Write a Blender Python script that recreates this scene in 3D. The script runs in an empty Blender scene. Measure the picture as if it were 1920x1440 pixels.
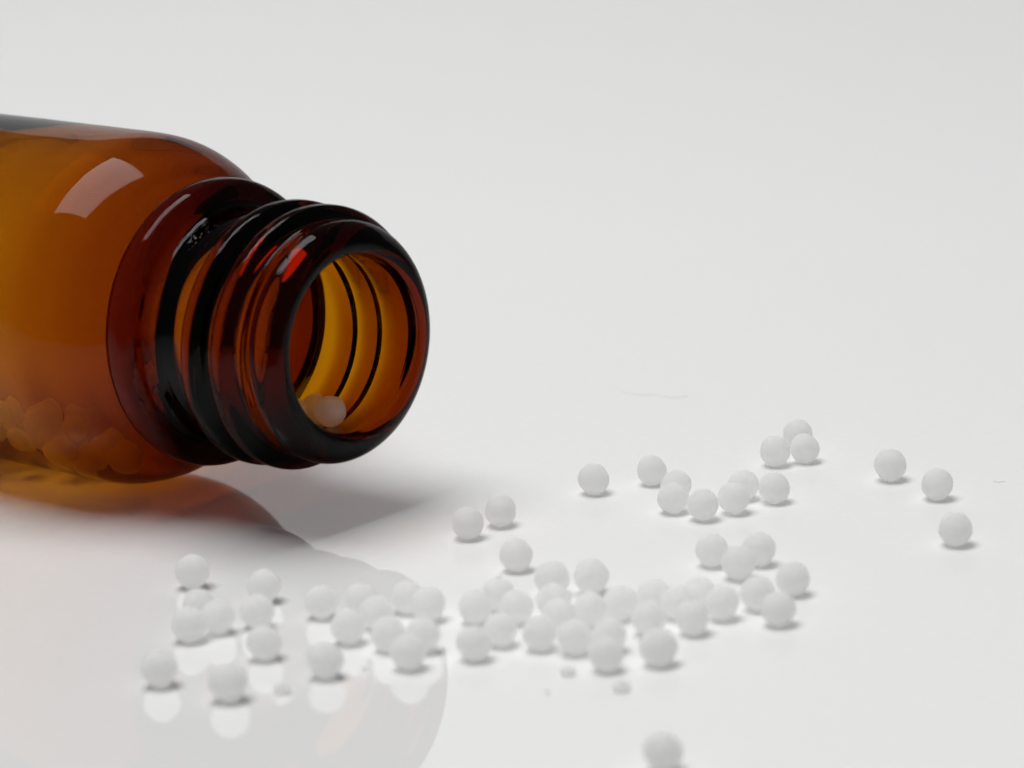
import bpy, bmesh, math, random
from mathutils import Vector, Matrix, noise

# one Blender unit is one centimetre
scn = bpy.context.scene
scn.unit_settings.system = 'METRIC'
scn.unit_settings.scale_length = 0.01
MM = 0.1

# ------------------------------------------------------------------ camera
F_PX = 6200.0                 # focal length in pixels of the 1920 px wide frame
PITCH = 0.247
ROLL = -0.045
CAM_H = 57.66 * MM
cam_data = bpy.data.cameras.new('camera')
cam_data.sensor_width = 36.0
cam_data.lens = F_PX / 1920.0 * 36.0
cam_data.clip_start = 0.5
cam_data.clip_end = 1000.0
cam = bpy.data.objects.new('camera', cam_data)
scn.collection.objects.link(cam)
base = Matrix.Rotation(math.pi / 2 - PITCH, 4, 'X')
cam.matrix_world = Matrix.Translation((0, 0, CAM_H)) @ base @ Matrix.Rotation(ROLL, 4, 'Z')
cam_data.dof.use_dof = True
cam_data.dof.focus_distance = 21.0
cam_data.dof.aperture_fstop = 0.54
scn.camera = cam

# ------------------------------------------------------------------ world, lamps, exposure
world = bpy.data.worlds.new('World')
scn.world = world
world.use_nodes = True
bg = world.node_tree.nodes['Background']
bg.inputs['Color'].default_value = (1.0, 1.0, 0.995, 1)
bg.inputs['Strength'].default_value = 0.10

def panel(name, loc, target, sx, sy, radiance, color, turn=0.0):
    ld = bpy.data.lights.new(name, 'AREA')
    ld.shape = 'RECTANGLE'
    ld.size = sx
    ld.size_y = sy
    ld.energy = radiance * math.pi * sx * sy      # gives that radiance in the picture
    ld.color = color
    lo = bpy.data.objects.new(name, ld)
    scn.collection.objects.link(lo)
    lo.location = loc
    d = Vector(target) - Vector(loc)
    q = d.to_track_quat('-Z', 'Y').to_matrix()
    # the long side lies across the bottle's axis
    z = q.col[2].copy()
    x = Vector((math.cos(math.radians(turn)), math.sin(math.radians(turn)), 0))
    x = (x - z * x.dot(z)).normalized()
    lo.rotation_euler = Matrix((x, z.cross(x), z)).transposed().to_euler()
    return lo

panel('softbox', (-13, 27, 75), (0, 21, 0), 42, 60, 7.35, (1.0, 1.0, 0.995), -41.9)

scn.view_settings.view_transform = 'Standard'
scn.view_settings.look = 'None'
scn.view_settings.exposure = 0.0
scn.view_settings.gamma = 1.0
scn.view_settings.use_curve_mapping = False
scn.render.engine = 'CYCLES'
cy = scn.cycles
cy.max_bounces = 32
cy.transmission_bounces = 28
cy.glossy_bounces = 16
cy.diffuse_bounces = 14
cy.volume_bounces = 0
cy.caustics_refractive = True
cy.caustics_reflective = True
cy.blur_glossy = 0.0
cy.sample_clamp_indirect = 6.0
cy.use_denoising = True

# ------------------------------------------------------------------ materials
def new_mat(name):
    m = bpy.data.materials.new(name)
    m.use_nodes = True
    nt = m.node_tree
    return m, nt, nt.nodes['Principled BSDF']

def glass_material():
    m = bpy.data.materials.new('amber_glass')
    m.use_nodes = True
    nt = m.node_tree
    nt.nodes.clear()
    out = nt.nodes.new('ShaderNodeOutputMaterial')
    IOR = 1.51
    refr = nt.nodes.new('ShaderNodeBsdfRefraction')
    refr.inputs['IOR'].default_value = IOR
    refr.inputs['Roughness'].default_value = 0.0
    gl = nt.nodes.new('ShaderNodeBsdfGlossy')
    gl.inputs['Roughness'].default_value = 0.0
    fr = nt.nodes.new('ShaderNodeFresnel')
    fr.inputs['IOR'].default_value = IOR
    pw = nt.nodes.new('ShaderNodeMath')
    pw.operation = 'POWER'
    pw.inputs[1].default_value = 1.4
    g = nt.nodes.new('ShaderNodeMixShader')
    nt.links.new(fr.outputs[0], pw.inputs[0])
    nt.links.new(pw.outputs[0], g.inputs[0])
    nt.links.new(refr.outputs[0], g.inputs[1])
    nt.links.new(gl.outputs[0], g.inputs[2])
    va = nt.nodes.new('ShaderNodeVolumeAbsorption')
    va.inputs['Color'].default_value = (0.878, 0.728, 0.0, 1)
    va.inputs['Density'].default_value = 43.0
    nt.links.new(g.outputs[0], out.inputs['Surface'])
    nt.links.new(va.outputs[0], out.inputs['Volume'])
    return m

def surface_material():
    m, nt, p = new_mat('glossy_white_board')
    tc = nt.nodes.new('ShaderNodeTexCoord')
    mp = nt.nodes.new('ShaderNodeMapping')
    mp.inputs['Scale'].default_value = (3.0, 7.0, 3.0)
    n = nt.nodes.new('ShaderNodeTexNoise')
    n.inputs['Scale'].default_value = 4.0
    n.inputs['Detail'].default_value = 9.0
    n.inputs['Roughness'].default_value = 0.7
    cr = nt.nodes.new('ShaderNodeValToRGB')
    cr.color_ramp.elements[0].position = 0.3
    cr.color_ramp.elements[0].color = (0.825, 0.825, 0.825, 1)
    cr.color_ramp.elements[1].position = 0.7
    cr.color_ramp.elements[1].color = (0.868, 0.868, 0.867, 1)
    nt.links.new(tc.outputs['Object'], mp.inputs['Vector'])
    nt.links.new(mp.outputs['Vector'], n.inputs['Vector'])
    nt.links.new(n.outputs['Fac'], cr.inputs['Fac'])
    nt.links.new(cr.outputs['Color'], p.inputs['Base Color'])
    p.inputs['Roughness'].default_value = 0.03
    p.inputs['IOR'].default_value = 1.7
    return m

def globule_material():
    m, nt, p = new_mat('sugar')
    tc = nt.nodes.new('ShaderNodeTexCoord')
    n = nt.nodes.new('ShaderNodeTexNoise')
    n.inputs['Scale'].default_value = 60.0
    n.inputs['Detail'].default_value = 5.0
    b = nt.nodes.new('ShaderNodeBump')
    b.inputs['Strength'].default_value = 0.35
    b.inputs['Distance'].default_value = 0.003
    nt.links.new(tc.outputs['Object'], n.inputs['Vector'])
    nt.links.new(n.outputs['Fac'], b.inputs['Height'])
    nt.links.new(b.outputs['Normal'], p.inputs['Normal'])
    oi = nt.nodes.new('ShaderNodeObjectInfo')
    cr = nt.nodes.new('ShaderNodeValToRGB')
    cr.color_ramp.elements[0].color = (0.98, 0.978, 0.972, 1)
    cr.color_ramp.elements[1].color = (0.995, 0.995, 0.992, 1)
    nt.links.new(oi.outputs['Random'], cr.inputs['Fac'])
    nt.links.new(cr.outputs['Color'], p.inputs['Base Color'])
    p.inputs['Roughness'].default_value = 0.6
    p.inputs['Specular IOR Level'].default_value = 0.3
    p.inputs['Subsurface Weight'].default_value = 1.0
    p.inputs['Subsurface Radius'].default_value = (1.0, 0.95, 0.9)
    p.inputs['Subsurface Scale'].default_value = 0.15
    tr = nt.nodes.new('ShaderNodeBsdfTranslucent')
    tr.inputs['Color'].default_value = (0.995, 0.995, 0.992, 1)
    mx = nt.nodes.new('ShaderNodeMixShader')
    mx.inputs[0].default_value = 0.65
    nt.links.new(p.outputs[0], mx.inputs[1])
    nt.links.new(tr.outputs[0], mx.inputs[2])
    nt.links.new(mx.outputs[0], nt.nodes['Material Output'].inputs['Surface'])
    return m

GLASS = glass_material()
BOARD = surface_material()
PAPER, _nt, _p = new_mat('matte_white_paper')
_p.inputs['Base Color'].default_value = (0.86, 0.86, 0.86, 1)
_p.inputs['Roughness'].default_value = 0.9
SUGAR = globule_material()

def link_mesh(name, bm, mat, smooth=True):
    me = bpy.data.meshes.new(name)
    bm.to_mesh(me)
    bm.free()
    me.materials.append(mat)
    if smooth:
        for pl in me.polygons:
            pl.use_smooth = True
    o = bpy.data.objects.new(name, me)
    scn.collection.objects.link(o)
    return o

# ------------------------------------------------------------------ the white board and the paper standing behind it
def sheet(name, x0, x1, y0, y1, z1, mat, label, bulge=0.0):
    """a sheet 1.5 mm thick whose top (or front) face runs from (y0, 0) to (y1, z1)"""
    bm = bmesh.new()
    d = Vector((0, y1 - y0, z1)).normalized()
    n = Vector((0, -d.z, d.y)) * 0.15
    nx, ny = 24, 24
    top = [[None] * (ny + 1) for _ in range(nx + 1)]
    bot = [[None] * (ny + 1) for _ in range(nx + 1)]
    for i in range(nx + 1):
        for j in range(ny + 1):
            u, v = i / nx, j / ny
            p = Vector((x0 + (x1 - x0) * u, y0 + (y1 - y0) * v + bulge * math.sin(math.pi * v) , z1 * v))
            top[i][j] = bm.verts.new(p)
            bot[i][j] = bm.verts.new(p - n)
    for i in range(nx):
        for j in range(ny):
            bm.faces.new((top[i][j], top[i + 1][j], top[i + 1][j + 1], top[i][j + 1]))
            bm.faces.new((bot[i][j], bot[i][j + 1], bot[i + 1][j + 1], bot[i + 1][j]))
    for i in range(nx):
        bm.faces.new((top[i][0], bot[i][0], bot[i + 1][0], top[i + 1][0]))
        bm.faces.new((top[i][ny], top[i + 1][ny], bot[i + 1][ny], bot[i][ny]))
    for j in range(ny):
        bm.faces.new((top[0][j], top[0][j + 1], bot[0][j + 1], bot[0][j]))
        bm.faces.new((top[nx][j], bot[nx][j], bot[nx][j + 1], top[nx][j + 1]))
    o = link_mesh(name, bm, mat, False)
    o['kind'] = 'structure'
    o['label'] = label
    return o
sheet('table_surface', -42, 45, 14.2, 62, 0.0, BOARD, 'smooth glossy white surface under the bottle and the globules')
sheet('backdrop', -30, 60, 62.3, 65, 22, PAPER, 'plain white paper standing upright behind the surface')

# ------------------------------------------------------------------ amber bottle
RB = 11.39
PSI = 0.731
AX = Vector((math.cos(PSI), -math.sin(PSI), 0))          # towards the mouth
NX = Vector((math.sin(PSI), math.cos(PSI), 0))
UP = Vector((0, 0, 1))
MOUTH = Vector((-9.288, 194.9, RB)) * MM

def smooth01(x):
    x = max(0.0, min(1.0, x))
    return x * x * (3 - 2 * x)

def spline(pts, n):
    """Catmull-Rom through profile points, n steps each."""
    out = []
    P = [pts[0]] + pts + [pts[-1]]
    for i in range(1, len(P) - 2):
        p0, p1, p2, p3 = P[i - 1], P[i], P[i + 1], P[i + 2]
        for k in range(n):
            t = k / n
            q = []
            for c in range(2):
                q.append(0.5 * ((2 * p1[c]) + (-p0[c] + p2[c]) * t + (2 * p0[c] - 5 * p1[c] + 4 * p2[c] - p3[c]) * t * t
                                + (-p0[c] + 3 * p1[c] - 3 * p2[c] + p3[c]) * t ** 3))
            out.append(tuple(q))
    out.append(pts[-1])
    return out

# profile: (a = millimetres behind the mouth, radius)
lip = spline([(0.75, 5.44), (0.36, 5.48), (0.10, 5.64), (0.0, 5.95), (0.02, 6.3), (0.14, 6.64), (0.40, 7.0), (0.74, 7.28), (1.12, 7.45),
              (1.55, 7.47), (2.0, 7.37)], 5)
neck = [(2.0 + 0.1 * i, 7.37 - 0.13 * smooth01(i / 8) + 0.12 * smooth01(i / 60)) for i in range(1, 75)]
collar = spline([neck[-1], (9.9, 7.4), (10.3, 7.5), (10.58, 7.8), (10.72, 8.25), (10.92, 8.7), (11.3, 9.02), (11.8, 9.12), (12.25, 9.1), (12.65, 8.93), (12.95, 8.6),
                 (13.12, 8.38), (13.3, 8.32), (13.75, 8.8), (14.7, 9.7), (15.8, 10.42), (16.9, 10.92), (18.0, 11.23), (19.2, 11.36), (20.6, 11.39), (22.0, 11.39)], 5)
body = [(22.0 + i * 1.5, 11.39) for i in range(1, 24)]
foot = spline([(58.0, 11.39), (59.5, 11.2), (60.5, 10.4), (60.8, 9.2), (60.4, 8.0), (60.0, 4.0), (59.9, 0.02)], 4)
outer = lip + neck + collar[1:] + body + foot[1:]
inner = spline([(0.75, 5.44), (1.3, 5.42), (2.4, 5.47), (3.6, 5.66), (5.4, 5.92), (7.5, 6.02), (9.0, 5.90), (10.4, 5.50), (11.8, 5.32), (13.2, 5.65),
                (14.7, 6.8), (16.0, 8.3), (17.4, 9.5), (19.2, 10.2), (21.2, 10.48), (24.5, 10.58), (30.0, 10.6), (40.0, 10.6), (50.0, 10.6), (55.5, 10.4),
                (57.3, 9.4), (58.2, 7.4), (58.5, 4.0), (58.5, 0.02)], 8)

TH_START, TH_A, TH_PITCH, TH_TURNS = math.radians(-100), 2.02, 2.42, 2.40

def thread(a, t):
    u = ((t - TH_START) / (2 * math.pi)) % 1.0
    h = 0.0
    for k in range(4):
        s = u + k
        if s > TH_TURNS:
            continue
        fade = smooth01(s / 0.16) * smooth01((TH_TURNS - s) / 0.16)
        d = (a - (TH_A + TH_PITCH * s)) / 0.82
        h = max(h, fade * 1.0 * math.exp(-abs(d) ** 3.6))
    return h

def build_bottle():
    bm = bmesh.new()
    N = 288
    def ring(a, r, side):
        vs = []
        for i in range(N):
            t = 2 * math.pi * i / N
            rr = r
            if side == 'out':
                if 1.2 < a < 9.4:
                    k = smooth01((a - 1.2) / 0.6)
                    rr += thread(a, t) * k
                rr += 0.02 * noise.noise(Vector((math.cos(t) * 1.6, math.sin(t) * 1.6, a * 0.2))) + 0.006 * noise.noise(Vector((math.cos(t) * 5, math.sin(t) * 5, a * 0.8)))
            elif a > 1.5:
                w = smooth01((a - 1.5) / 3)
                rr += w * 0.05 * noise.noise(Vector((math.cos(t) * 1.5, math.sin(t) * 1.5, a * 0.22 + 9)))
                rr += smooth01((a - 12) / 4) * 0.07 * noise.noise(Vector((math.cos(t) * 1.1 + 3, math.sin(t) * 1.1, a * 0.09)))
            p = (-a * AX + rr * (math.cos(t) * NX + math.sin(t) * UP)) * MM
            vs.append(bm.verts.new(p))
        return vs
    ro = [ring(a, r, 'out') for a, r in outer]
    ri = [ring(a, r, 'in') for a, r in inner[1:]]
    def bridge(A, B, flip):
        for i in range(N):
            j = (i + 1) % N
            q = (A[i], A[j], B[j], B[i])
            bm.faces.new(q if not flip else q[::-1])
    for k in range(len(ro) - 1):
        bridge(ro[k], ro[k + 1], False)
    bridge(ro[0], ri[0], True)
    for k in range(len(ri) - 1):
        bridge(ri[k], ri[k + 1], True)
    bm.faces.new(ro[-1])
    bm.faces.new(ri[-1])
    bmesh.ops.recalc_face_normals(bm, faces=bm.faces[:])
    o = link_mesh('glass_bottle', bm, GLASS)
    o.location = MOUTH
    o['label'] = 'open amber glass bottle lying on its side with a threaded neck and no cap'
    o['category'] = 'bottle'
    return o
bottle = build_bottle()

# ------------------------------------------------------------------ globules
random.seed(11)
def globule_mesh(seed):
    bm = bmesh.new()
    bmesh.ops.create_icosphere(bm, subdivisions=4, radius=1.0)
    off = Vector((seed * 3.1, seed * 1.7, 0))
    for v in bm.verts:
        n = v.co.normalized()
        v.co = n * (1 + 0.075 * noise.noise(n * 1.1 + off) + 0.012 * noise.noise(n * 4 + off))
    me = bpy.data.meshes.new('globule')
    bm.to_mesh(me)
    bm.free()
    me.materials.append(SUGAR)
    for pl in me.polygons:
        pl.use_smooth = True
    return me
G_MESH = [globule_mesh(i) for i in range(8)]

def pixel_ray(px, py):
    x, y = px - 960, py - 720
    c, s = math.cos(-ROLL), math.sin(-ROLL)
    x, y = x * c - y * s, x * s + y * c
    v = cam.matrix_world.to_3x3() @ Matrix.Rotation(-ROLL, 3, 'Z') @ Vector((x, -y, -F_PX))
    return v

def on_plane(px, py, z):
    v = pixel_ray(px, py)
    k = (z - CAM_H) / v.z
    return Vector((0, 0, CAM_H)) + v * k, F_PX * k

# (pixel x, pixel y of the centre in the 1920 px photograph, diameter in pixels, label)
G = [
 (1496, 814, 55, 'white globule at the back of the tight trio, the farthest from the camera'),
 (1453, 845, 58, 'white globule on the left in the tight trio at the back right'),
 (1509, 840, 54, 'white globule on the right in the tight trio at the back right'),
 (1669, 871, 63, 'lone white globule right of the back trio, leftmost of the three strays at right'),
 (1757, 907, 60, 'white globule in the middle of the three strays at far right'),
 (1792, 992, 63, 'rightmost white globule of all, lying alone at the right edge'),
 (1113, 897, 60, 'single white globule alone between the bottle mouth pair and the back chain'),
 (1222, 881, 56, 'white globule at the left rear end of the back chain of globules'),
 (1267, 910, 59, 'white globule second in the back chain, peeping over the one in front'),
 (1261, 933, 58, 'white globule directly in front of another, forming an egg shape in the back chain'),
 (1318, 946, 59, 'white globule lying lowest and nearest the camera in the back chain'),
 (1376, 933, 61, 'white globule right of the lowest one in the back chain, overlapping another'),
 (1394, 909, 56, 'white globule half hidden behind another near the right end of the back chain'),
 (1452, 914, 58, 'white globule at the right end of the back chain'),
 (938, 957, 60, 'white globule, the right and rear one of the pair nearest the bottle mouth'),
 (877, 980, 62, 'white globule, the left and front one of the pair nearest the bottle mouth'),
 (968, 1040, 62, 'white globule lying alone just in front of the pair by the bottle mouth'),
 (1335, 1031, 62, 'white globule on the left of the trio in the middle right'),
 (1423, 1029, 64, 'white globule on the right rear of the trio in the middle right'),
 (1384, 1054, 64, 'white globule at the front of the trio in the middle right'),
 (1487, 1084, 64, 'white globule at the right end of the long front heap, set slightly apart'),
 (1459, 1141, 63, 'white globule at the right front corner of the long heap'),
 (1420, 1112, 65, 'white globule behind the right front corner one of the long heap'),
 (1354, 1130, 64, 'white globule left of the pair that ends the long heap at right'),
 (1312, 1114, 62, 'white globule at the rear right of the merged clump in the heap'),
 (1268, 1125, 63, 'white globule in the rear middle of the merged clump in the heap'),
 (1229, 1119, 62, 'white globule at the rear left of the merged clump in the heap'),
 (1163, 1129, 64, 'white globule just left of the small gap before the merged clump'),
 (1215, 1158, 64, 'white globule right behind the wide one at the front of the heap'),
 (1298, 1157, 65, 'white globule at the front edge of the merged clump in the heap'),
 (1234, 1213, 72, 'wide white globule, largest at the front right of the long heap'),
 (1142, 1190, 64, 'white globule mostly hidden by the foremost one in the middle of the heap'),
 (1136, 1225, 66, 'foremost white globule in the middle of the long heap, above a crumb'),
 (1077, 1194, 64, 'white globule left of the foremost stacked pair in the heap'),
 (1011, 1186, 66, 'white globule in the front row, second gap from the left of the heap'),
 (938, 1180, 62, 'white globule tucked behind the right side of the leftmost front heap globule'),
 (889, 1205, 66, 'white globule in front at the left end of the middle heap'),
 (891, 1137, 62, 'white globule in the rear row at the left end of the middle heap'),
 (935, 1114, 60, 'white globule at the rear top of the left middle heap with a crumb behind'),
 (968, 1137, 62, 'white globule right of the rear top one in the left middle heap'),
 (1035, 1084, 66, 'white globule at the rear of the heap, left of two side by side'),
 (1038, 1126, 64, 'white globule just in front of the left one of the rear two'),
 (1109, 1080, 66, 'white globule at the rear of the heap, right of two side by side'),
 (1104, 1142, 64, 'white globule in the second row below the right rear one of the heap'),
 (1052, 1152, 62, 'white globule in the crowded centre of the heap between both rows'),
 (361, 1071, 66, 'white globule at the rear of the left cluster, nearest the bottle body reflection'),
 (494, 1098, 64, 'white globule at the rear right of the left cluster'),
 (372, 1134, 62, 'white globule directly in front of the rear one in the left cluster'),
 (407, 1157, 62, 'white globule in the middle of the left cluster, right of its front left one'),
 (356, 1170, 66, 'white globule at the front left of the left cluster with a bright reflection'),
 (482, 1145, 64, 'white globule in the middle of the right hand column of the left cluster'),
 (495, 1204, 66, 'white globule at the front of the right hand column of the left cluster'),
 (299, 1254, 68, 'leftmost white globule of all, lying alone at the front left'),
 (428, 1279, 74, 'large blurred white globule in front of the left cluster, near the bottom edge'),
 (610, 1237, 69, 'white globule at the front, alone between the left cluster and the row beside it'),
 (603, 1128, 62, 'white globule at the rear left end of the group below the mouth reflection'),
 (677, 1123, 62, 'white globule in the rear middle of the group below the mouth reflection'),
 (652, 1174, 66, 'white globule front left of the group below the mouth reflection'),
 (705, 1148, 62, 'white globule squeezed in the centre of the group below the mouth reflection'),
 (764, 1119, 62, 'white globule rear right of the group below the mouth, left of its end one'),
 (802, 1132, 64, 'white globule at the rear right end of the group below the mouth reflection'),
 (728, 1188, 66, 'white globule on the left behind the foremost one under the mouth reflection'),
 (793, 1190, 66, 'white globule behind the foremost one under the mouth, on its right'),
 (766, 1221, 68, 'foremost white globule of the group under the mouth reflection'),
 (1243, 1408, 73, 'nearest white globule, cut off by the bottom edge of the picture'),
]
pts = []
for px, py, d, lab in G:
    r = 0.097
    for _ in range(4):
        c, depth = on_plane(px, py, r)
        want = d * depth / F_PX / 2
        r = 0.6 * want + 0.4 * 0.0975
        r = max(0.088, min(0.112, r))
    pts.append([c.x, c.y, r, c.x, c.y])
for it in range(200):                                   # keep neighbours from cutting into each other
    for i in range(len(pts)):
        for j in range(i + 1, len(pts)):
            a, b = pts[i], pts[j]
            dx, dy = b[0] - a[0], b[1] - a[1]
            dist = math.hypot(dx, dy)
            dz = a[2] - b[2]
            need = math.sqrt(max(0, (a[2] + b[2]) ** 2 - dz * dz)) * 1.01
            if dist < need:
                m = (need - dist) / 2 / max(dist, 1e-6)
                a[0] -= dx * m * 0.5; a[1] -= dy * m; b[0] += dx * m * 0.5; b[1] += dy * m
    if it < 150:
        for a in pts:
            a[0] += (a[3] - a[0]) * 0.05; a[1] += (a[4] - a[1]) * 0.05

def globule(loc, r, label, group, sc=(1, 1, 1)):
    o = bpy.data.objects.new('globule', random.choice(G_MESH))
    scn.collection.objects.link(o)
    o.scale = (r * sc[0] * random.uniform(0.985, 1.015), r * sc[1], r * sc[2] * random.uniform(0.98, 1.0))
    o.rotation_euler = (0, 0, random.uniform(0, 6.28))
    o.location = loc
    o['label'] = label
    o['category'] = 'globule'
    o['group'] = group
    return o

for (x, y, r, _, _), (_, _, _, lab) in zip(pts, G):
    globule((x, y, r * 0.985), r, lab, 'white sugar globules scattered on the surface')

def in_bore(a, t, rad, r):
    """a point touching the inside wall of radius rad, a mm behind the mouth, at angle t from the bottom"""
    q = (rad - r / MM) * MM
    return MOUTH - AX * (a * MM) + q * (math.sin(t) * NX - math.cos(t) * UP)
NECK_G = 'sugar globules inside the bottle neck'
globule(in_bore(2.6, 0.0, 5.48, 0.098), 0.098, 'yellow tinted globule at the lip inside the bottle mouth, the front one', NECK_G)
globule(in_bore(4.35, 0.10, 5.74, 0.096), 0.096, 'yellow tinted globule just behind the front one inside the mouth', NECK_G)
globule(in_bore(4.3, -0.36, 5.74, 0.096), 0.096, 'yellow tinted globule half hidden by the rim inside the mouth', NECK_G)

# the rest of the globules lie in the belly of the bottle
PILE_G = 'sugar globules lying in the belly of the bottle'
rr = 0.098
rnd = random.Random(4)
belly = []
for layer, (count, rad, a0) in enumerate(((90, 10.44, 19.2), (40, 8.85, 22.5))):
    tries = n = 0
    while n < count and tries < 12000:
        tries += 1
        a = rnd.uniform(a0, 38)
        d = a - a0 + 1.0
        t = rnd.uniform(max(-0.060 * d - 0.05, -0.95), min(0.015 * d + 0.04, 0.5))
        p = in_bore(a, t, rad + min(0.0, (a - 21.5) * 0.12), rr)
        if all((p - q).length > 1.97 * rr for q in belly):
            belly.append(p)
            n += 1
for p in belly:
    globule(p, rr * 0.98, 'amber tinted globule in the pile seen through the bottle glass', PILE_G)

# ------------------------------------------------------------------ crumbs
def crumb(px, py, size, label, seed):
    rnd = random.Random(seed)
    bm = bmesh.new()
    bmesh.ops.create_icosphere(bm, subdivisions=3, radius=1.0)
    sx, sy, sz = rnd.uniform(0.85, 1.2), rnd.uniform(0.7, 1.0), rnd.uniform(0.6, 0.85)
    off = Vector((seed, seed * 0.7, 0))
    for v in bm.verts:
        n = v.co.normalized()
        k = 1 + 0.45 * noise.noise(n * 1.3 + off) + 0.2 * noise.noise(n * 3.1 + off)
        v.co = Vector((n.x * sx, n.y * sy, n.z * sz)) * k
        v.co.z = max(v.co.z + 0.45, 0.06)
    o = link_mesh('sugar_crumb', bm, SUGAR, False)
    c, _ = on_plane(px, py, 0.0)
    o.location = (c.x, c.y, 0)
    o.scale = (size,) * 3
    o['label'] = label
    o['category'] = 'crumb'
    o['group'] = 'broken bits of sugar'
crumb(1065, 1266, 0.042, 'small white crumb in front of the middle heap, left of the foremost globules', 3)
crumb(1165, 1296, 0.044, 'white crumb just below the foremost globule of the middle heap', 5)
crumb(1026, 1300, 0.015, 'tiniest white speck of sugar in front of the middle heap', 8)
crumb(527, 1300, 0.048, 'white crumb right of the large blurred globule at front left', 13)
crumb(683, 1258, 0.022, 'tiny crumb between two front globules under the mouth reflection', 21)
crumb(936, 1086, 0.018, 'tiny crumb behind the rear top globule of the left middle heap', 34)

# ------------------------------------------------------------------ lint on the surface
def fibre(points, radius, label, color):
    m, nt, p = new_mat('lint')
    p.inputs['Base Color'].default_value = color
    p.inputs['Roughness'].default_value = 0.9
    bm = bmesh.new()
    P = []
    for px, py in points:
        c, _ = on_plane(px, py, 0.0)
        P.append(Vector((c.x, c.y, radius * 1.2)))
    fine = []
    for i in range(len(P) - 1):
        for k in range(6):
            fine.append(P[i].lerp(P[i + 1], k / 6) + Vector((0, 0, radius * 2 * abs(math.sin(i * 2.1 + k * 0.5)))))
    fine.append(P[-1])
    base = fine[0].copy()
    rings = []
    for i, q in enumerate(fine):
        d = (fine[min(i + 1, len(fine) - 1)] - fine[max(i - 1, 0)]).normalized()
        s = d.cross(UP).normalized()
        u = s.cross(d)
        rings.append([bm.verts.new(q - base + (math.cos(k * math.pi / 3) * s + math.sin(k * math.pi / 3) * u) * radius) for k in range(6)])
    for A, B in zip(rings, rings[1:]):
        for k in range(6):
            bm.faces.new((A[k], A[(k + 1) % 6], B[(k + 1) % 6], B[k]))
    bm.faces.new(rings[0][::-1])
    bm.faces.new(rings[-1])
    bmesh.ops.recalc_face_normals(bm, faces=bm.faces[:])
    o = link_mesh('lint_fibre', bm, m)
    o.location = base
    o['label'] = label
    o['category'] = 'lint'
fibre([(1166, 734), (1196, 741), (1232, 741), (1262, 747), (1290, 742)], 0.0010, 'long faint pale lint hair on the white surface behind the globules', (0.78, 0.77, 0.74, 1))
fibre([(1862, 903), (1872, 905), (1884, 903)], 0.0011, 'short grey lint fibre near the right edge beyond the stray globules', (0.66, 0.66, 0.66, 1))
